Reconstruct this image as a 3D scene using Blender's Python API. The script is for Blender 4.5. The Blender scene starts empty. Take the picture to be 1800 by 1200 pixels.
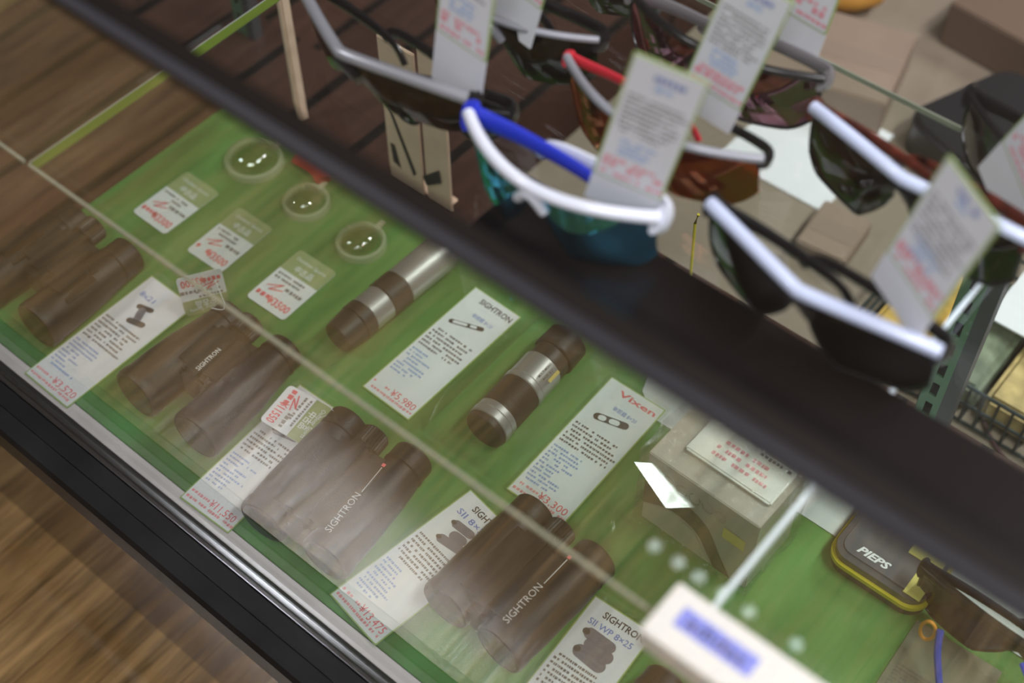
import bpy, bmesh, math, random
from mathutils import Vector, Matrix
random.seed(7)
PI = math.pi
scene = bpy.context.scene
col = scene.collection

# ------------------------------------------------------------------ camera
FPX = 2500.0                                   # focal length in pixels of an 1800 wide frame
RGT = Vector((0.76807335, 0.64033381, -0.00599525))
DWN = Vector((0.50372803, -0.60994376, -0.6117407))
FWD = Vector((-0.39537501, 0.46684175, -0.79103564))
CAM = Vector((0, 0, 1.0))
cam_data = bpy.data.cameras.new('camera'); cam = bpy.data.objects.new('camera', cam_data); col.objects.link(cam)
rot = Matrix((RGT, -DWN, -FWD)).transposed()
cam.matrix_world = Matrix.Translation(CAM) @ rot.to_4x4()
cam_data.sensor_width = 36.0; cam_data.lens = FPX / 1800.0 * 36.0
cam_data.dof.use_dof = True; cam_data.dof.focus_distance = 1.13; cam_data.dof.aperture_fstop = 3.2
cam_data.clip_start = 0.02
scene.camera = cam

# ------------------------------------------------------------------ world, exposure, lamps
world = bpy.data.worlds.new('world'); scene.world = world; world.use_nodes = True
world.node_tree.nodes['Background'].inputs[0].default_value = (0.55, 0.55, 0.62, 1)
world.node_tree.nodes['Background'].inputs[1].default_value = 0.16
scene.view_settings.view_transform = 'Standard'; scene.view_settings.look = 'None'
scene.cycles.transparent_max_bounces = 32; scene.cycles.max_bounces = 12
scene.view_settings.exposure = -0.2; scene.view_settings.gamma = 1.0; scene.view_settings.use_curve_mapping = False
FLOOR_Z = -0.24; CEIL_Z = 2.25
LAMPS = [(-1.63, -0.66, 27), (0.45, -0.80, 42), (0.75, 0.90, 74), (0.55, 2.9, 58), (1.9, -0.8, 20)]


def ray(px, py):
    return RGT * ((px - 900) / FPX) + DWN * ((py - 600) / FPX) + FWD
def atz(px, py, z):
    d = ray(px, py); return CAM + d * ((z - CAM.z) / d.z)
def aty(px, py, y):
    d = ray(px, py); return CAM + d * (y / d.y)

# ------------------------------------------------------------------ materials
MATS = {}
def newmat(name):
    m = bpy.data.materials.new(name); m.use_nodes = True
    nt = m.node_tree; nt.nodes.clear(); out = nt.nodes.new('ShaderNodeOutputMaterial')
    return m, nt, out
def pmat(name, rgb, rough=0.5, metal=0.0, spec=0.5, noise=0.0, nscale=60, stretch=(1, 1, 1), bump=0.0, bscale=200, coat=0.0):
    if name in MATS: return MATS[name]
    m, nt, out = newmat(name); N = nt.nodes; L = nt.links
    b = N.new('ShaderNodeBsdfPrincipled'); L.new(b.outputs[0], out.inputs[0])
    b.inputs['Base Color'].default_value = (*rgb, 1); b.inputs['Roughness'].default_value = rough
    b.inputs['Metallic'].default_value = metal; b.inputs['Specular IOR Level'].default_value = spec
    b.inputs['Coat Weight'].default_value = coat; b.inputs['Coat Roughness'].default_value = 0.08
    tc = N.new('ShaderNodeTexCoord'); mp = N.new('ShaderNodeMapping'); L.new(tc.outputs['Object'], mp.inputs[0]); mp.inputs['Scale'].default_value = stretch
    if noise > 0:
        n = N.new('ShaderNodeTexNoise'); n.inputs['Scale'].default_value = nscale; n.inputs['Detail'].default_value = 4
        L.new(mp.outputs[0], n.inputs['Vector'])
        r = N.new('ShaderNodeMapRange'); L.new(n.outputs[0], r.inputs[0]); r.inputs[1].default_value = 0.3; r.inputs[2].default_value = 0.7
        r.inputs[3].default_value = 1 - noise; r.inputs[4].default_value = 1 + noise
        x = N.new('ShaderNodeVectorMath'); x.operation = 'SCALE'; x.inputs[0].default_value = rgb; L.new(r.outputs[0], x.inputs['Scale'])
        L.new(x.outputs[0], b.inputs['Base Color'])
    if bump > 0:
        n = N.new('ShaderNodeTexNoise'); n.inputs['Scale'].default_value = bscale; L.new(mp.outputs[0], n.inputs['Vector'])
        bb = N.new('ShaderNodeBump'); bb.inputs['Strength'].default_value = bump; bb.inputs['Distance'].default_value = 0.002
        L.new(n.outputs[0], bb.inputs['Height']); L.new(bb.outputs[0], b.inputs['Normal'])
    MATS[name] = m; return m
def glass(name, tint=(1, 1, 1), ior=1.5, rough=0.0, refl=(1, 1, 1), add=0.0, bump=0.0, bscale=30):
    """clear sheet: what lies behind shows through, lamps and floor mirror in it by the Fresnel law"""
    if name in MATS: return MATS[name]
    m, nt, out = newmat(name); N = nt.nodes; L = nt.links
    t = N.new('ShaderNodeBsdfTransparent'); t.inputs[0].default_value = (*tint, 1)
    g = N.new('ShaderNodeBsdfGlossy'); g.inputs[0].default_value = (*refl, 1); g.inputs['Roughness'].default_value = rough
    geo = N.new('ShaderNodeNewGeometry'); mx = N.new('ShaderNodeMapRange'); L.new(geo.outputs['Backfacing'], mx.inputs[0])
    mx.inputs[3].default_value = ior; mx.inputs[4].default_value = 1 / ior
    f = N.new('ShaderNodeFresnel'); L.new(mx.outputs[0], f.inputs['IOR'])
    a = N.new('ShaderNodeMath'); a.operation = 'ADD'; a.use_clamp = True; L.new(f.outputs[0], a.inputs[0]); a.inputs[1].default_value = add
    s = N.new('ShaderNodeMixShader'); L.new(a.outputs[0], s.inputs[0]); L.new(t.outputs[0], s.inputs[1]); L.new(g.outputs[0], s.inputs[2]); L.new(s.outputs[0], out.inputs[0])
    if bump > 0:
        tc = N.new('ShaderNodeTexCoord'); n = N.new('ShaderNodeTexNoise'); n.inputs['Scale'].default_value = bscale; n.inputs['Detail'].default_value = 3
        L.new(tc.outputs['Object'], n.inputs['Vector'])
        bb = N.new('ShaderNodeBump'); bb.inputs['Strength'].default_value = bump; bb.inputs['Distance'].default_value = 0.01
        L.new(n.outputs[0], bb.inputs['Height']); L.new(bb.outputs[0], g.inputs['Normal'])
    MATS[name] = m; return m
def planks(name, c1, c2, width, length, gap, grain=0.35, rough=0.3, gapcol=(0.02, 0.012, 0.006), bump=0.25, ox=0.0, spec=0.5):
    m, nt, out = newmat(name); N = nt.nodes; L = nt.links
    b = N.new('ShaderNodeBsdfPrincipled'); L.new(b.outputs[0], out.inputs[0]); b.inputs['Roughness'].default_value = rough; b.inputs['Specular IOR Level'].default_value = spec
    tc = N.new('ShaderNodeTexCoord'); mp = N.new('ShaderNodeMapping'); L.new(tc.outputs['Object'], mp.inputs[0]); mp.inputs['Rotation'].default_value = (0, 0, PI / 2); mp.inputs['Location'].default_value = (0, ox, 0)
    br = N.new('ShaderNodeTexBrick'); L.new(mp.outputs[0], br.inputs['Vector'])
    br.inputs['Color1'].default_value = (*c1, 1); br.inputs['Color2'].default_value = (*c2, 1); br.inputs['Mortar'].default_value = (*gapcol, 1)
    br.inputs['Scale'].default_value = 1; br.inputs['Mortar Size'].default_value = gap; br.inputs['Brick Width'].default_value = length; br.inputs['Row Height'].default_value = width
    br.inputs['Mortar Smooth'].default_value = 0.1; br.offset = 0.37
    mp2 = N.new('ShaderNodeMapping'); L.new(tc.outputs['Object'], mp2.inputs[0]); mp2.inputs['Scale'].default_value = (26, 2.2, 1)
    n = N.new('ShaderNodeTexNoise'); L.new(mp2.outputs[0], n.inputs['Vector']); n.inputs['Scale'].default_value = 3; n.inputs['Detail'].default_value = 7; n.inputs['Roughness'].default_value = 0.65
    r = N.new('ShaderNodeMapRange'); L.new(n.outputs[0], r.inputs[0]); r.inputs[1].default_value = 0.3; r.inputs[2].default_value = 0.7; r.inputs[3].default_value = 1 - grain; r.inputs[4].default_value = 1 + grain
    x = N.new('ShaderNodeVectorMath'); x.operation = 'SCALE'; L.new(br.outputs[0], x.inputs[0]); L.new(r.outputs[0], x.inputs['Scale']); L.new(x.outputs[0], b.inputs['Base Color'])
    bb = N.new('ShaderNodeBump'); bb.inputs['Strength'].default_value = bump; bb.inputs['Distance'].default_value = 0.003; L.new(n.outputs[0], bb.inputs['Height']); L.new(bb.outputs[0], b.inputs['Normal'])
    return m

M_BLACK = pmat('black_rubber', (0.016, 0.014, 0.013), 0.45, noise=0.3, nscale=40, bump=0.15, bscale=700)
M_BLACK_SMOOTH = pmat('black_gloss', (0.012, 0.012, 0.013), 0.22)
M_RAIL = pmat('black_rail', (0.006, 0.006, 0.007), 0.42, spec=0.28, noise=0.5, nscale=18, bump=0.05, bscale=90)
M_TOPRAIL = pmat('black_rail_top', (0.008, 0.006, 0.005), 0.6, spec=0.12)
M_RAILSHEEN = pmat('rail_highlight_grey', (0.042, 0.042, 0.052), 0.28, spec=0.7)  # highlight along the top bar, its sheen put into the grey
M_SILVER = pmat('silver_alu', (0.32, 0.33, 0.36), 0.16, metal=1.0)
M_SATIN = pmat('satin_silver', (0.55, 0.53, 0.53), 0.38, metal=0.75)
M_LENSDARK = pmat('objective_lens', (0.02, 0.018, 0.022), 0.05, spec=1.0)
M_WHITE = pmat('white_paint', (0.82, 0.82, 0.86), 0.25)
M_PAPER = pmat('white_card', (0.78, 0.78, 0.82), 0.55)
M_GREENEDGE = pmat('green_border', (0.36, 0.48, 0.16), 0.6)
M_INKK = pmat('ink_black', (0.035, 0.03, 0.03), 0.7)
M_INKG = pmat('ink_grey', (0.22, 0.20, 0.20), 0.7)
M_INKB = pmat('ink_blue', (0.17, 0.24, 0.58), 0.7)
M_INKLB = pmat('ink_light_blue', (0.40, 0.54, 0.83), 0.7)
M_INKR = pmat('ink_red', (0.80, 0.14, 0.16), 0.7)
M_INKM = pmat('ink_body', (0.17, 0.14, 0.13), 0.7)
M_INKBM = pmat('ink_body_blue', (0.30, 0.38, 0.66), 0.7)
M_INKRM = pmat('ink_body_red', (0.85, 0.33, 0.36), 0.7)
M_INKP = pmat('ink_pink', (0.86, 0.36, 0.42), 0.7)
M_TAGGREEN = pmat('tag_green', (0.30, 0.36, 0.17), 0.6)
M_PRINTG = pmat('print_mauve_grey', (0.19, 0.17, 0.20), 0.6)
M_PRINTK = pmat('print_dark', (0.07, 0.055, 0.05), 0.6)
M_GLASSEDGE = pmat('glass_edge', (0.28, 0.29, 0.23), 0.25, coat=0.4)
M_RODEDGE = pmat('lit_edge', (0.75, 0.84, 0.92), 0.3)  # pale colour carries the light glowing along the glass edge
M_EDGEDIM = pmat('side_edge_grey', (0.30, 0.32, 0.28), 0.3)
M_EDGEGREEN = pmat('side_edge_green', (0.10, 0.15, 0.02), 0.3)
M_GREY = pmat('frame_grey', (0.33, 0.33, 0.37), 0.35, metal=0.2)
M_BROWW = pmat('frame_white', (0.80, 0.82, 0.92), 0.22, coat=0.5)
M_BROWB = pmat('frame_pale_blue', (0.62, 0.68, 0.90), 0.25, coat=0.5)
M_BLUE = pmat('temple_blue', (0.02, 0.04, 0.55), 0.35)
M_RED = pmat('temple_red', (0.60, 0.03, 0.05), 0.35)
M_YEL = pmat('rim_yellow', (0.62, 0.50, 0.03), 0.4)
M_YELP = pmat('sticker_yellow', (0.75, 0.66, 0.18), 0.5)
M_ORANGE = pmat('orange_loop', (0.75, 0.30, 0.04), 0.45)
M_CREAM = pmat('cream_card', (0.84, 0.58, 0.45), 0.6, noise=0.08, nscale=20)
M_CLOTH = None

G_FRONT = glass('front_glass', (0.97, 0.985, 0.97), 1.68)
G_SHELF = glass('shelf_glass', (0.94, 0.975, 0.95), 1.5)
G_TOP = glass('top_glass', (0.96, 0.97, 0.98), 1.5)
G_BAG = glass('clear_film', (0.99, 0.99, 0.99), 1.28, 0.04, bump=0.35, bscale=38)
G_BAG2 = glass('wrinkled_film', (0.98, 0.98, 0.985), 1.45, 0.09, add=0.05, bump=1.0, bscale=110)
G_FLAP = glass('glare_film', (0.97, 0.98, 1.0), 1.5, 0.22, add=0.12)
G_SLEEVE = glass('card_sleeve', (0.97, 0.98, 0.97), 1.45, 0.02, bump=0.25, bscale=25)
G_DOME = glass('clear_acrylic', (0.90, 0.93, 0.84), 1.6, 0.01, add=0.06)
def milky(name, rgb, amt):
    m, nt, out = newmat(name); N = nt.nodes; L = nt.links
    tr_ = N.new('ShaderNodeBsdfTransparent'); d_ = N.new('ShaderNodeBsdfPrincipled'); d_.inputs['Base Color'].default_value = (*rgb, 1); d_.inputs['Roughness'].default_value = 0.15
    x_ = N.new('ShaderNodeMixShader'); x_.inputs[0].default_value = amt; L.new(tr_.outputs[0], x_.inputs[1]); L.new(d_.outputs[0], x_.inputs[2]); L.new(x_.outputs[0], out.inputs[0]); return m
G_MILK = milky('milky_acrylic', (0.70, 0.70, 0.50), 0.38)
L_BLUE = glass('lens_blue_mirror', (0.02, 0.07, 0.09), 1.5, 0.03, (0.12, 0.62, 0.95), 0.55)
L_ORANGE = glass('lens_orange', (0.38, 0.10, 0.04), 1.5, 0.05, (1.0, 0.45, 0.25), 0.12)
L_PINK = glass('lens_pink', (0.22, 0.05, 0.09), 1.5, 0.05, (1.0, 0.55, 0.75), 0.22)
L_DARK = glass('lens_dark', (0.03, 0.028, 0.022), 1.5, 0.02, (1, 1, 1), 0.01)
L_BROWN = glass('lens_brown', (0.20, 0.10, 0.06), 1.5, 0.02, (1, 0.9, 0.85), 0.02)
L_SMOKE = glass('lens_smoke', (0.35, 0.36, 0.38), 1.5, 0.02, (1, 1, 1), 0.03)
L_CLEAR = glass('lens_clear_pad', (0.75, 0.75, 0.72), 1.5, 0.05, add=0.06)

# ------------------------------------------------------------------ object helpers
def tag(o, label=None, cat=None, group=None, kind=None):
    if label: o['label'] = label
    if cat: o['category'] = cat
    if group: o['group'] = group
    if kind: o['kind'] = kind
    return o
def thing(name, label, cat, loc=(0, 0, 0), rz=0.0, group=None):
    o = bpy.data.objects.new(name, None); o.empty_display_size = 0.02; col.objects.link(o)
    o.location = loc; o.rotation_euler = (0, 0, rz); return tag(o, label, cat, group)
def obj(name, bm, mats, parent=None, smooth=40, loc=None, rz=None):
    me = bpy.data.meshes.new(name); bm.normal_update(); bm.to_mesh(me); bm.free()
    for m in (mats if isinstance(mats, (list, tuple)) else [mats]): me.materials.append(m)
    if smooth:
        me.polygons.foreach_set('use_smooth', [True] * len(me.polygons))
        me.set_sharp_from_angle(angle=math.radians(smooth))
    o = bpy.data.objects.new(name, me); col.objects.link(o)
    if parent: o.parent = parent
    if loc is not None: o.location = loc
    if rz is not None: o.rotation_euler = (0, 0, rz)
    return o
def setmat(fs, mi):
    for f in fs: f.material_index = mi
def box(bm, a, b, mi=0, bev=0.0, seg=2, M=None):
    r = bmesh.ops.create_cube(bm, size=1.0); vs = r['verts']
    for v in vs: v.co = Vector(((a[i] + b[i]) / 2 + v.co[i] * (b[i] - a[i]) for i in range(3)))
    fs = set(f for v in vs for f in v.link_faces); setmat(fs, mi)
    if M is not None: bmesh.ops.transform(bm, matrix=M, verts=vs)
    if bev > 0:
        es = list(set(e for v in vs for e in v.link_edges))
        r = bmesh.ops.bevel(bm, geom=es, offset=bev, segments=seg, affect='EDGES', clamp_overlap=True)
        setmat(r['faces'], mi)
def lathe(bm, prof, o=(0, 0, 0), axis=(0, 1, 0), n=40, mi=0, ribs=0, ribd=0.0, sq=1.0, caps=True):
    """prof: list of (t, r[, mat])"""
    ax = Vector(axis).normalized(); up = Vector((0, 0, 1)) if abs(ax.z) < 0.9 else Vector((1, 0, 0))
    s = ax.cross(up).normalized(); up = s.cross(ax)
    o = Vector(o); rings = []
    for p in prof:
        ring = []
        for k in range(n):
            a = 2 * PI * k / n; r = p[1]
            if ribs and r > 0 and len(p) > 3 and p[3]: r -= ribd * (k % 2)
            ring.append(bm.verts.new(o + ax * p[0] + s * (math.cos(a) * r * sq) + up * (math.sin(a) * r)))
        rings.append(ring)
    for i in range(len(rings) - 1):
        m = prof[i][2] if len(prof[i]) > 2 else mi
        for k in range(n):
            f = bm.faces.new((rings[i][k], rings[i][(k + 1) % n], rings[i + 1][(k + 1) % n], rings[i + 1][k])); f.material_index = m
    if caps:
        f = bm.faces.new(list(reversed(rings[0]))); f.material_index = prof[0][2] if len(prof[0]) > 2 else mi
        f = bm.faces.new(rings[-1]); f.material_index = prof[-1][2] if len(prof[-1]) > 2 else mi
    bmesh.ops.recalc_face_normals(bm, faces=list(bm.faces))
def tube(bm, pts, rad, n=10, mi=0, flat=1.0, upv=(0, 0, 1), rads=None):
    pts = [Vector(p) for p in pts]; rings = []
    for i, p in enumerate(pts):
        t = (pts[min(i + 1, len(pts) - 1)] - pts[max(i - 1, 0)]).normalized()
        u = Vector(upv); s = t.cross(u)
        if s.length < 1e-4: s = t.cross(Vector((1, 0, 0)))
        s.normalize(); u = s.cross(t).normalized(); r = rads[i] if rads else rad
        rings.append([bm.verts.new(p + s * (math.cos(2 * PI * k / n) * r * flat) + u * (math.sin(2 * PI * k / n) * r)) for k in range(n)])
    for i in range(len(rings) - 1):
        for k in range(n):
            f = bm.faces.new((rings[i][k], rings[i][(k + 1) % n], rings[i + 1][(k + 1) % n], rings[i + 1][k])); f.material_index = mi
    bm.faces.new(list(reversed(rings[0]))).material_index = mi; bm.faces.new(rings[-1]).material_index = mi
def spline(pts, n=8):
    pts = [Vector(p) for p in pts]; out = []
    for i in range(len(pts) - 1):
        p0 = pts[max(i - 1, 0)]; p1 = pts[i]; p2 = pts[i + 1]; p3 = pts[min(i + 2, len(pts) - 1)]
        for k in range(n):
            t = k / n
            out.append(0.5 * ((2 * p1) + (p2 - p0) * t + (2 * p0 - 5 * p1 + 4 * p2 - p3) * t * t + (3 * p1 - p0 - 3 * p2 + p3) * t ** 3))
    out.append(pts[-1]); return out
def poly_prism(bm, pts, z0, z1, mi=0, fr=None):
    """pts 2D outline extruded; fr = (origin, u, v, n)"""
    o, u, v, w = fr if fr else (Vector((0, 0, 0)), Vector((1, 0, 0)), Vector((0, 1, 0)), Vector((0, 0, 1)))
    a = [bm.verts.new(o + u * p[0] + v * p[1] + w * z0) for p in pts]; b = [bm.verts.new(o + u * p[0] + v * p[1] + w * z1) for p in pts]
    fs = [bm.faces.new(list(reversed(a))), bm.faces.new(b)]
    for i in range(len(pts)): fs.append(bm.faces.new((a[i], a[(i + 1) % len(pts)], b[(i + 1) % len(pts)], b[i])))
    setmat(fs, mi); bmesh.ops.recalc_face_normals(bm, faces=fs)
def rrect(x0, y0, x1, y1, r, n=5):
    out = []
    for cx, cy, a0 in ((x1 - r, y1 - r, 0), (x0 + r, y1 - r, PI / 2), (x0 + r, y0 + r, PI), (x1 - r, y0 + r, 1.5 * PI)):
        for k in range(n + 1):
            a = a0 + PI / 2 * k / n; out.append((cx + r * math.cos(a), cy + r * math.sin(a)))
    return out
_tc = {}
def text(bm, s, fr, x, y, size, mi, bold=0.0, depth=0.0, sx=1.0, shear=0.0, align='LEFT', width=None):
    key = (s, bold, shear)
    if key not in _tc:
        cu = bpy.data.curves.new('t', 'FONT'); cu.body = s; cu.size = 1; cu.resolution_u = 2; cu.offset = bold; cu.shear = shear; cu.fill_mode = 'FRONT'
        ob = bpy.data.objects.new('t', cu); col.objects.link(ob); bpy.context.view_layer.update()
        dg = bpy.context.evaluated_depsgraph_get(); me = bpy.data.meshes.new_from_object(ob.evaluated_get(dg))
        vs = [tuple(v.co) for v in me.vertices]; fs = [tuple(p.vertices) for p in me.polygons]
        bpy.data.objects.remove(ob); bpy.data.curves.remove(cu); bpy.data.meshes.remove(me)
        _tc[key] = (vs, fs)
    vs, fs = _tc[key]
    if not vs: return
    mxx = max(v[0] for v in vs); mnx = min(v[0] for v in vs)
    if width: sx = width / ((mxx - mnx) * size)
    if align == 'CENTER': x -= (mxx + mnx) / 2 * size * sx
    o, u, v_, w = fr
    bv = [bm.verts.new(o + u * (x + v[0] * size * sx) + v_ * (y + v[1] * size) + w * depth) for v in vs]
    for f in fs:
        try: bm.faces.new([bv[i] for i in f]).material_index = mi
        except ValueError: pass
def quad(bm, fr, x0, y0, x1, y1, d, mi):
    o, u, v, w = fr
    bm.faces.new([bm.verts.new(o + u * x + v * y + w * d) for x, y in ((x0, y0), (x1, y0), (x1, y1), (x0, y1))]).material_index = mi
def lines(bm, fr, x0, x1, y, n, step, h, mi, d, rnd=0.25, ragged=0.25):
    """rows of small unreadable print"""
    for i in range(n):
        x = x0; end = x1 - (x1 - x0) * random.random() * ragged
        yy = y - i * step
        while x < end:
            w = h * random.uniform(0.5, 1.3); k = random.random()
            if k < 0.85:
                quad(bm, fr, x, yy + h * random.uniform(0, .25), x + w * .85, yy + h, d, mi)
            if k < 0.4: quad(bm, fr, x + w * .2, yy - h * .05, x + w * .35, yy + h * .5, d, mi)
            x += w * 1.15
def frame_of(bl, br, tl):
    bl = Vector(bl); u = (Vector(br) - bl); W = u.length; u.normalize(); v = Vector(tl) - bl; v = v - u * v.dot(u); Hh = v.length; v.normalize()
    return (bl, u, v, u.cross(v)), W, Hh

# =================================================================== SETTING
m_floor = planks('floor_planks', (0.26, 0.170, 0.080), (0.165, 0.098, 0.038), 0.06, 0.7, 0.0005, 0.62, 0.08, (0.08, 0.045, 0.02), bump=0.26, spec=1.0)
bm = bmesh.new(); box(bm, (-5, -4, FLOOR_Z - 0.1), (3, 5, FLOOR_Z)); tag(obj('floor', bm, m_floor, smooth=0), kind='structure')
m_ceil = pmat('ceiling_paint', (0.55, 0.55, 0.56), 0.9, noise=0.05, nscale=2)
bm = bmesh.new(); box(bm, (-5, -4, CEIL_Z), (3, 5, CEIL_Z + 0.1)); tag(obj('ceiling', bm, m_ceil, smooth=0), kind='structure')

M_LAMPBODY = pmat('lamp_body', (0.8, 0.8, 0.8), 0.5)
for i, (lx, ly, pw) in enumerate(LAMPS):
    t = thing('ceiling_light', 'twin tube ceiling light over the shop floor', 'ceiling light', (lx, ly, CEIL_Z), group='ceiling lights of the shop')
    bm = bmesh.new(); hl = 0.28 if lx < -1 else 0.6; box(bm, (-0.14, -hl, -0.03), (0.14, hl, 0.0)); obj('housing', bm, M_LAMPBODY, t, 0)
    for s in (-1, 1):
        ld = bpy.data.lights.new('tube_light', 'AREA'); ld.shape = 'RECTANGLE'; ld.size = 0.05; ld.size_y = 0.45 if lx < -1 else 1.1; ld.energy = pw / 2; ld.color = (1.0, 0.97, 0.96) if lx > -3 else (1, 0.86, 0.7)
        lo = bpy.data.objects.new('tube_light', ld); col.objects.link(lo); lo.parent = t; lo.location = (s * 0.07, 0, -0.035)

# row of small spotlights: their mirror images are the soft dots on the right shelf
SPOTS = [(-0.71, 1.28), (-0.65, 1.28), (-0.60, 1.28), (-0.54, 1.28), (-0.48, 1.28), (-0.37, 1.28)]
m_sp, nt_, out_ = newmat('spot_glow'); e_ = nt_.nodes.new('ShaderNodeEmission'); e_.inputs[0].default_value = (0.9, 0.95, 1, 1); e_.inputs[1].default_value = 9; nt_.links.new(e_.outputs[0], out_.inputs[0])
for sx_, sy_ in SPOTS:
    t = thing('ceiling_spotlight', 'small round spotlight in the ceiling row', 'spotlight', (sx_, sy_, CEIL_Z), group='row of small ceiling spotlights')
    bm = bmesh.new(); lathe(bm, [(-0.045, 0.014), (-0.045, 0.017), (0, 0.017)], (0, 0, 0), (0, 0, 1), 24); obj('housing', bm, M_LAMPBODY, t)
    bm = bmesh.new(); lathe(bm, [(-0.047, 0.012), (-0.0455, 0.0135)], (0, 0, 0), (0, 0, 1), 24); obj('lamp_face', bm, m_sp, t)

# =================================================================== THE CASE
case = thing('display_case', 'low glass display case with black rails and green lined deck', 'display case', (-0.5, 0.24, FLOOR_Z))
ci = case
def cpart(name, bm, m, smooth=30, parent=None):
    for v in bm.verts: v.co -= Vector((-0.5, 0.24, FLOOR_Z))
    return obj(name, bm, m, case if parent is None else parent, smooth)
XL, XR = -1.22, 0.30
m_deck = planks('deck_planks', (0.085, 0.038, 0.028), (0.060, 0.028, 0.022), 0.082, 3.0, 0.006, 0.25, 0.4, (0.008, 0.006, 0.006), 0.2, ox=0.03)
bm = bmesh.new(); box(bm, (XL, 0.2868, -0.025), (XR, 0.76, -0.002)); cpart('deck', bm, m_deck)
m_base = pmat('base_laminate', (0.045, 0.030, 0.018), 0.14, spec=0.7, noise=0.12, nscale=6, coat=0.6)
bm = bmesh.new(); box(bm, (XL, 0.25, FLOOR_Z), (XR, 0.264, -0.03)); box(bm, (XL, 0.74, FLOOR_Z), (XR, 0.754, -0.026)); cpart('base_panel', bm, m_base)
bm = bmesh.new()
prof = [(0.238, -0.034), (0.238, -0.006), (0.241, -0.001), (0.256, 0.000), (0.2575, -0.0025), (0.273, -0.0025), (0.273, -0.034)]
a = [bm.verts.new((XL, p[0], p[1])) for p in prof]; b = [bm.verts.new((XR, p[0], p[1])) for p in prof]
for i in range(len(prof)): bm.faces.new((a[i], a[(i + 1) % len(prof)], b[(i + 1) % len(prof)], b[i]))
bm.faces.new(a); bm.faces.new(list(reversed(b))); bmesh.ops.recalc_face_normals(bm, faces=bm.faces)
cpart('bottom_rail', bm, M_RAIL, 20)
bm = bmesh.new(); box(bm, (XL, 0.2735, -0.03), (XR, 0.2772, 0.0), bev=0.0008); box(bm, (XL, 0.2828, -0.03), (XR, 0.2865, 0.0), bev=0.0008); box(bm, (XL, 0.2775, -0.03), (XR, 0.2825, -0.006)); cpart('glass_track', bm, M_SILVER)
bm = bmesh.new(); box(bm, (XL, 0.287, -0.006), (XR, 0.2985, -0.0006)); cpart('deck_edging', bm, pmat('pale_edging', (0.66, 0.60, 0.62), 0.45))
bm = bmesh.new(); box(bm, (XL, 0.2780, -0.004), (XR, 0.2820, 0.5650)); cpart('front_glass', bm, G_FRONT, 0)
# top rail
bm = bmesh.new(); box(bm, (XL, 0.272, 0.5635), (XR, 0.2875, 0.5785), bev=0.003, seg=3); tr = cpart('top_rail', bm, M_TOPRAIL)
bm = bmesh.new(); box(bm, (XL, 0.2705, 0.5725), (XR, 0.2762, 0.5790), bev=0.0025, seg=3); cpart('rail_highlight', bm, M_RAILSHEEN)
bm = bmesh.new(); box(bm, (XL, 0.2895, 0.578), (XR, 0.735, 0.582)); cpart('top_glass', bm, G_TOP, 0)
# side glass far left (its frosted edge line shows)
bm = bmesh.new(); box(bm, (XL, 0.286, 0.0), (XL + 0.004, 0.735, 0.576)); cpart('side_glass', bm, G_SHELF, 0)
# slotted uprights at the back carrying the shelf
M_UP = pmat('upright_green_grey', (0.14, 0.24, 0.16), 0.4, metal=0.4)
M_UPD = pmat('upright_flange', (0.10, 0.10, 0.11), 0.4, metal=0.4)
for ux in (-1.0, -0.181):
    bm = bmesh.new()
    w = 0.018; z = -0.002; y0, y1 = 0.7275, 0.7295
    # face plate with real slots: rails left and right plus bridges
    box(bm, (ux, y0, z), (ux + 0.006, y1, 0.574)); box(bm, (ux + 0.0125, y0, z), (ux + w, y1, 0.574))
    k = 0.0
    while k < 0.565:
        box(bm, (ux + 0.006, y0, k), (ux + 0.0125, y1, k + 0.010)); k += 0.026
    box(bm, (ux + w, y0, z), (ux + w + 0.011, y1 + 0.010, 0.574), 1); box(bm, (ux - 0.001, y1, z), (ux, y1 + 0.010, 0.574), 1); box(bm, (ux, y1 + 0.008, z), (ux + w, y1 + 0.010, 0.574), 1)
    cpart('slotted_upright', bm, [M_UP, M_UPD])
bm = bmesh.new(); box(bm, (XL, 0.742, 0.570), (XR, 0.760, 0.586), bev=0.002); cpart('back_rail', bm, M_TOPRAIL)

# green lining cloth and white backing sheet
def cloth_mat():
    m, nt, out = newmat('green_cloth'); N = nt.nodes; L = nt.links
    b = N.new('ShaderNodeBsdfPrincipled'); L.new(b.outputs[0], out.inputs[0]); b.inputs['Roughness'].default_value = 0.75; b.inputs['Sheen Weight'].default_value = 0.1
    tc = N.new('ShaderNodeTexCoord'); mp = N.new('ShaderNodeMapping'); L.new(tc.outputs['Object'], mp.inputs[0]); mp.inputs['Scale'].default_value = (9, 2.5, 1); mp.inputs['Rotation'].default_value = (0, 0, 0.25)
    n = N.new('ShaderNodeTexNoise'); L.new(mp.outputs[0], n.inputs['Vector']); n.inputs['Scale'].default_value = 2.2; n.inputs['Detail'].default_value = 3
    r = N.new('ShaderNodeValToRGB'); L.new(n.outputs[0], r.inputs[0])
    r.color_ramp.elements[0].position = 0.35; r.color_ramp.elements[0].color = (0.075, 0.17, 0.030, 1); r.color_ramp.elements[1].position = 0.68; r.color_ramp.elements[1].color = (0.085, 0.27, 0.060, 1)
    L.new(r.outputs[0], b.inputs['Base Color'])
    n2 = N.new('ShaderNodeTexNoise'); n2.inputs['Scale'].default_value = 900; bb = N.new('ShaderNodeBump'); bb.inputs['Strength'].default_value = 0.3; bb.inputs['Distance'].default_value = 0.0005; L.new(tc.outputs['Object'], n2.inputs['Vector']); L.new(n2.outputs[0], bb.inputs['Height']); L.new(bb.outputs[0], b.inputs['Normal'])
    return m
M_CLOTH = cloth_mat()
bm = bmesh.new(); box(bm, (-0.921, 0.2990, -0.0016), (0.28, 0.645, 0.0), bev=0.0004)
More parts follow.
